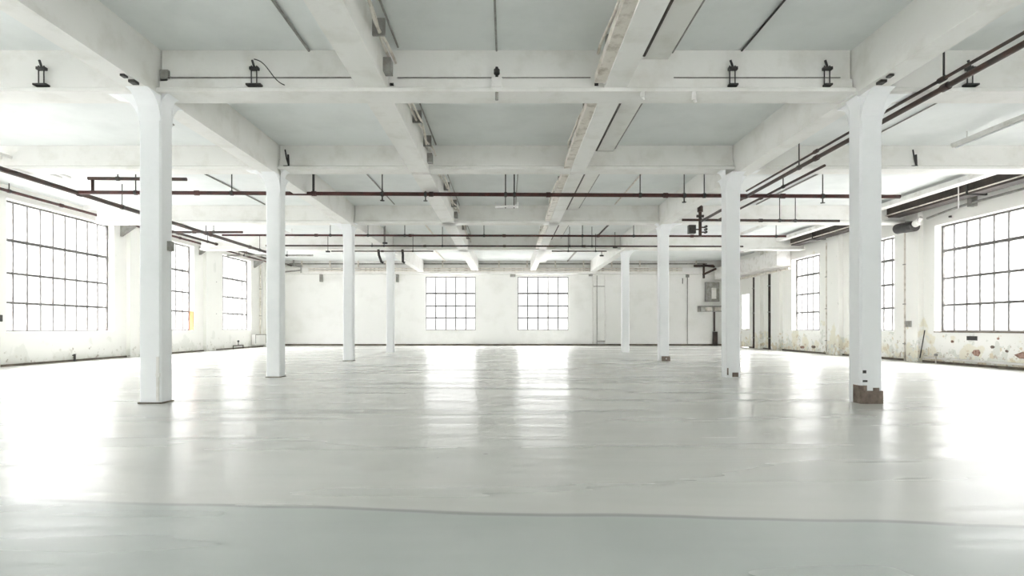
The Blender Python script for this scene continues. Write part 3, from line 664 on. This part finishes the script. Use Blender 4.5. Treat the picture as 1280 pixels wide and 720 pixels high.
run('service_pipe','dark_pipe',.022,[(-6.9,22.6,R(3.0)),(-2.9,22.6,R(3.0))],'short thin dark pipe left of the slim beams, right before the farthest cross beam','pipe',hangers=[.2,.8])
run('service_pipe','dark_pipe',.022,[(1.75,22.6,R(3.0)),(3.9,22.6,R(3.0))],'short thin dark pipe right of the slim beams, right before the farthest cross beam','pipe',hangers=[.3,.8])
for px,dx,lab in ((473,.12,'dark curved hook hanging left of the farthest left column'),(503,.02,'dark straight hook hanging right of the farthest left column')):
    x = xs(px,31.3); tag(recentre(MB().tube([(x,23.0,R(3.12)),(x+.02,23.0,R(2.9)),(x+dx,23.0,R(2.62)),(x+dx+.08,23.0,R(2.60))],.05,8).build('hanging_hook','black_iron',smooth=True)),lab,'hook')
# lengthwise conduits in the far bays, posts on the header beam, extra runs by the left wall
for (x,y0,y1,r,m,lab) in ((-3.35,11.95,17.1,.016,'grey_metal','thin grey ceiling conduit left of the left slim beam, beyond the second cross beam'),
    (.25,11.95,17.1,.014,'grey_metal','thin grey ceiling conduit midway between the slim beams, beyond the second cross beam'),
    (3.2,11.95,17.1,.018,'cream_conduit','thin cream ceiling conduit right of the boxed duct, beyond the second cross beam'),
    (-2.9,17.65,23.0,.03,'cream_conduit','cream ceiling conduit left of the left slim beam, beyond the third cross beam'),
    (3.6,17.65,23.0,.03,'dark_pipe','dark ceiling conduit near the right girder, beyond the third cross beam'),
    (-3.4,23.6,31.5,.04,'cream_conduit','cream ceiling pipe left of the left slim beam, in the last bay'),
    (3.3,23.6,31.5,.04,'grey_metal','grey ceiling pipe right of the right slim beam, in the last bay'),
    (7.4,11.95,17.1,.02,'grey_metal','thin grey ceiling conduit in the right aisle, beyond the second cross beam'),
    (-7.2,11.95,17.1,.02,'grey_metal','thin grey ceiling conduit in the left aisle, beyond the second cross beam')):
    tag(recentre(MB().tube([(x,y0,CEIL-r),(x,y1,CEIL-r)],r,8).build('ceiling_conduit',m,smooth=True)),lab,'conduit')
e = tag(empty('strut_row',(0,31.6,R(3.34))),'row of small posts between the back wall header beam and the ceiling','strut')
for k in range(15):
    x = -11.3 + k*1.55
    if abs(abs(x)-4.7) < .3: continue
    MB().box(x-.035,x+.035,31.66,31.73,R(3.32),CEIL).build('post','cream_conduit',e)
run('service_pipe','dark_pipe',.045,[(-11.7,17.8,R(3.36)),(-11.7,31.2,R(3.36))],'dark pipe high along the far half of the left aisle, close to the wall','pipe',hangers=[.15,.35,.6,.85])
run('service_pipe','dark_pipe',.04,[(-9.0,19.6,R(3.25)),(-12.3,19.6,R(3.25))],'short dark pipe across the left aisle beyond the third cross beam','pipe',hangers=[.3,.8])
run('service_pipe','grey_metal',.04,[(-8.6,25.5,R(3.2)),(-12.4,25.5,R(3.2))],'short grey pipe across the left aisle beyond the farthest cross beam','pipe',hangers=[.3,.8])
for k,(y,lab) in enumerate(((19.2,'dark wall bracket under the left wall pipe, before the middle left window'),(24.1,'dark wall bracket under the left wall pipe, beyond the middle left window'),(29.3,'dark wall bracket under the left wall pipe, beyond the farthest left window'))):
    tag(recentre(MB().prism([(XL,R(3.40)),(XL+.5,R(3.40)),(XL+.5,R(3.35)),(XL+.06,R(3.05)),(XL,R(3.05))],y,y+.06,'y').build('wall_bracket','grey_metal')),lab,'bracket')

# ------------------------------------------------------------------ every separate piece is an object of its own
def islands(me):
    n = len(me.vertices); par = list(range(n))
    def find(a):
        while par[a] != a: par[a] = par[par[a]]; a = par[a]
        return a
    for e_ in me.edges:
        a_, b_ = find(e_.vertices[0]), find(e_.vertices[1])
        if a_ != b_: par[a_] = b_
    g_ = {}
    for v in range(n): g_.setdefault(find(v), []).append(v)
    L_ = []
    for vs_ in g_.values():
        co_ = [me.vertices[v].co for v in vs_]
        L_.append([set(vs_), [min(c[k] for c in co_) for k in range(3)], [max(c[k] for c in co_) for k in range(3)]])
    merged = True
    while merged:
        merged = False
        for i_ in range(len(L_)):
            for j_ in range(i_+1, len(L_)):
                A, B = L_[i_], L_[j_]
                if all(A[1][k] <= B[2][k]+.006 and B[1][k] <= A[2][k]+.006 for k in range(3)):
                    L_[i_] = [A[0]|B[0], [min(A[1][k],B[1][k]) for k in range(3)], [max(A[2][k],B[2][k]) for k in range(3)]]
                    del L_[j_]; merged = True; break
            if merged: break
    return [l[0] for l in L_]
KEEP = {'glazing_bars','window_frame','haunch'}
for o in list(COL.objects):
    if o.type != 'MESH' or 'kind' in o or o.name.split('.')[0] in KEEP: continue
    isl = islands(o.data)
    if len(isl) < 2: continue
    nm = o.name.split('.')[0]
    if o.parent is None:
        e = empty('tmp', o.location)
        for k_ in list(o.keys()): e[k_] = o[k_]
        par_, loc_, pn = e, Vector((0,0,0)), {'cross_beam':'beam_span','lengthwise_beam':'beam_span','boxed_duct':'duct_section','ceiling_conduit':'conduit_section'}.get(nm,'section')
        for c_ in list(o.children): c_.parent = e
    else:
        par_, loc_, pn = o.parent, Vector(o.location), nm
        e = None
    me = o.data; mname = me.materials[0]
    smooth = any(p.use_smooth for p in me.polygons)
    lab_ = o.get('label') if o.parent else None
    new = []
    for vs_ in isl:
        b = bmesh.new(); b.from_mesh(me); b.verts.ensure_lookup_table()
        bmesh.ops.delete(b, geom=[v for v in b.verts if v.index not in vs_], context='VERTS')
        m2 = bpy.data.meshes.new(pn); b.to_mesh(m2); b.free(); m2.materials.clear(); m2.materials.append(mname)
        q = bpy.data.objects.new(pn, m2); COL.objects.link(q); q.parent = par_; q.location = loc_; new.append(q)
        if lab_: q['label'] = lab_
        if smooth:
            try: m2.set_sharp_from_angle(angle=math.radians(40))
            except Exception: pass
    if o.parent is not None:
        for c_ in list(o.children): c_.parent = new[0]
    bpy.data.objects.remove(o)
    if e is not None: e.name = nm

# ------------------------------------------------------------------ sky, camera, exposure
w = bpy.data.worlds.new('overcast_sky'); scene.world = w; w.use_nodes = True
nt = w.node_tree; bg = nt.nodes['Background']
tc = nt.nodes.new('ShaderNodeTexCoord'); sp = nt.nodes.new('ShaderNodeSeparateXYZ'); rp = nt.nodes.new('ShaderNodeValToRGB')
nt.links.new(tc.outputs['Generated'], sp.inputs[0]); nt.links.new(sp.outputs['Z'], rp.inputs['Fac'])
# overcast sky: the zenith is several times brighter than the horizon
rp.color_ramp.elements[0].color = (.055,.055,.054,1); rp.color_ramp.elements[1].color = (.985,.975,1,1); rp.color_ramp.elements[1].position = .75
e_ = rp.color_ramp.elements.new(.20); e_.color = (.12,.12,.119,1)
nt.links.new(rp.outputs['Color'], bg.inputs['Color']); bg.inputs['Strength'].default_value = 12.0
scene.cycles.max_bounces = 14; scene.cycles.diffuse_bounces = 10; scene.cycles.glossy_bounces = 5
scene.cycles.transparent_max_bounces = 12
scene.cycles.sample_clamp_indirect = 8
scene.cycles.use_denoising = True

cam = bpy.data.cameras.new('camera'); co = bpy.data.objects.new('camera', cam); COL.objects.link(co)
co.location = (0,0,EYE); co.rotation_euler = (math.pi/2,0,0)
cam.sensor_width = 36; cam.lens = 20.25; cam.shift_x = 6/1280; cam.shift_y = 49.6/1280; cam.clip_end = 300
scene.camera = co
vs = scene.view_settings; vs.view_transform = 'Standard'; vs.look = 'None'; vs.gamma = 1; vs.use_curve_mapping = False
vs.exposure = 1.98
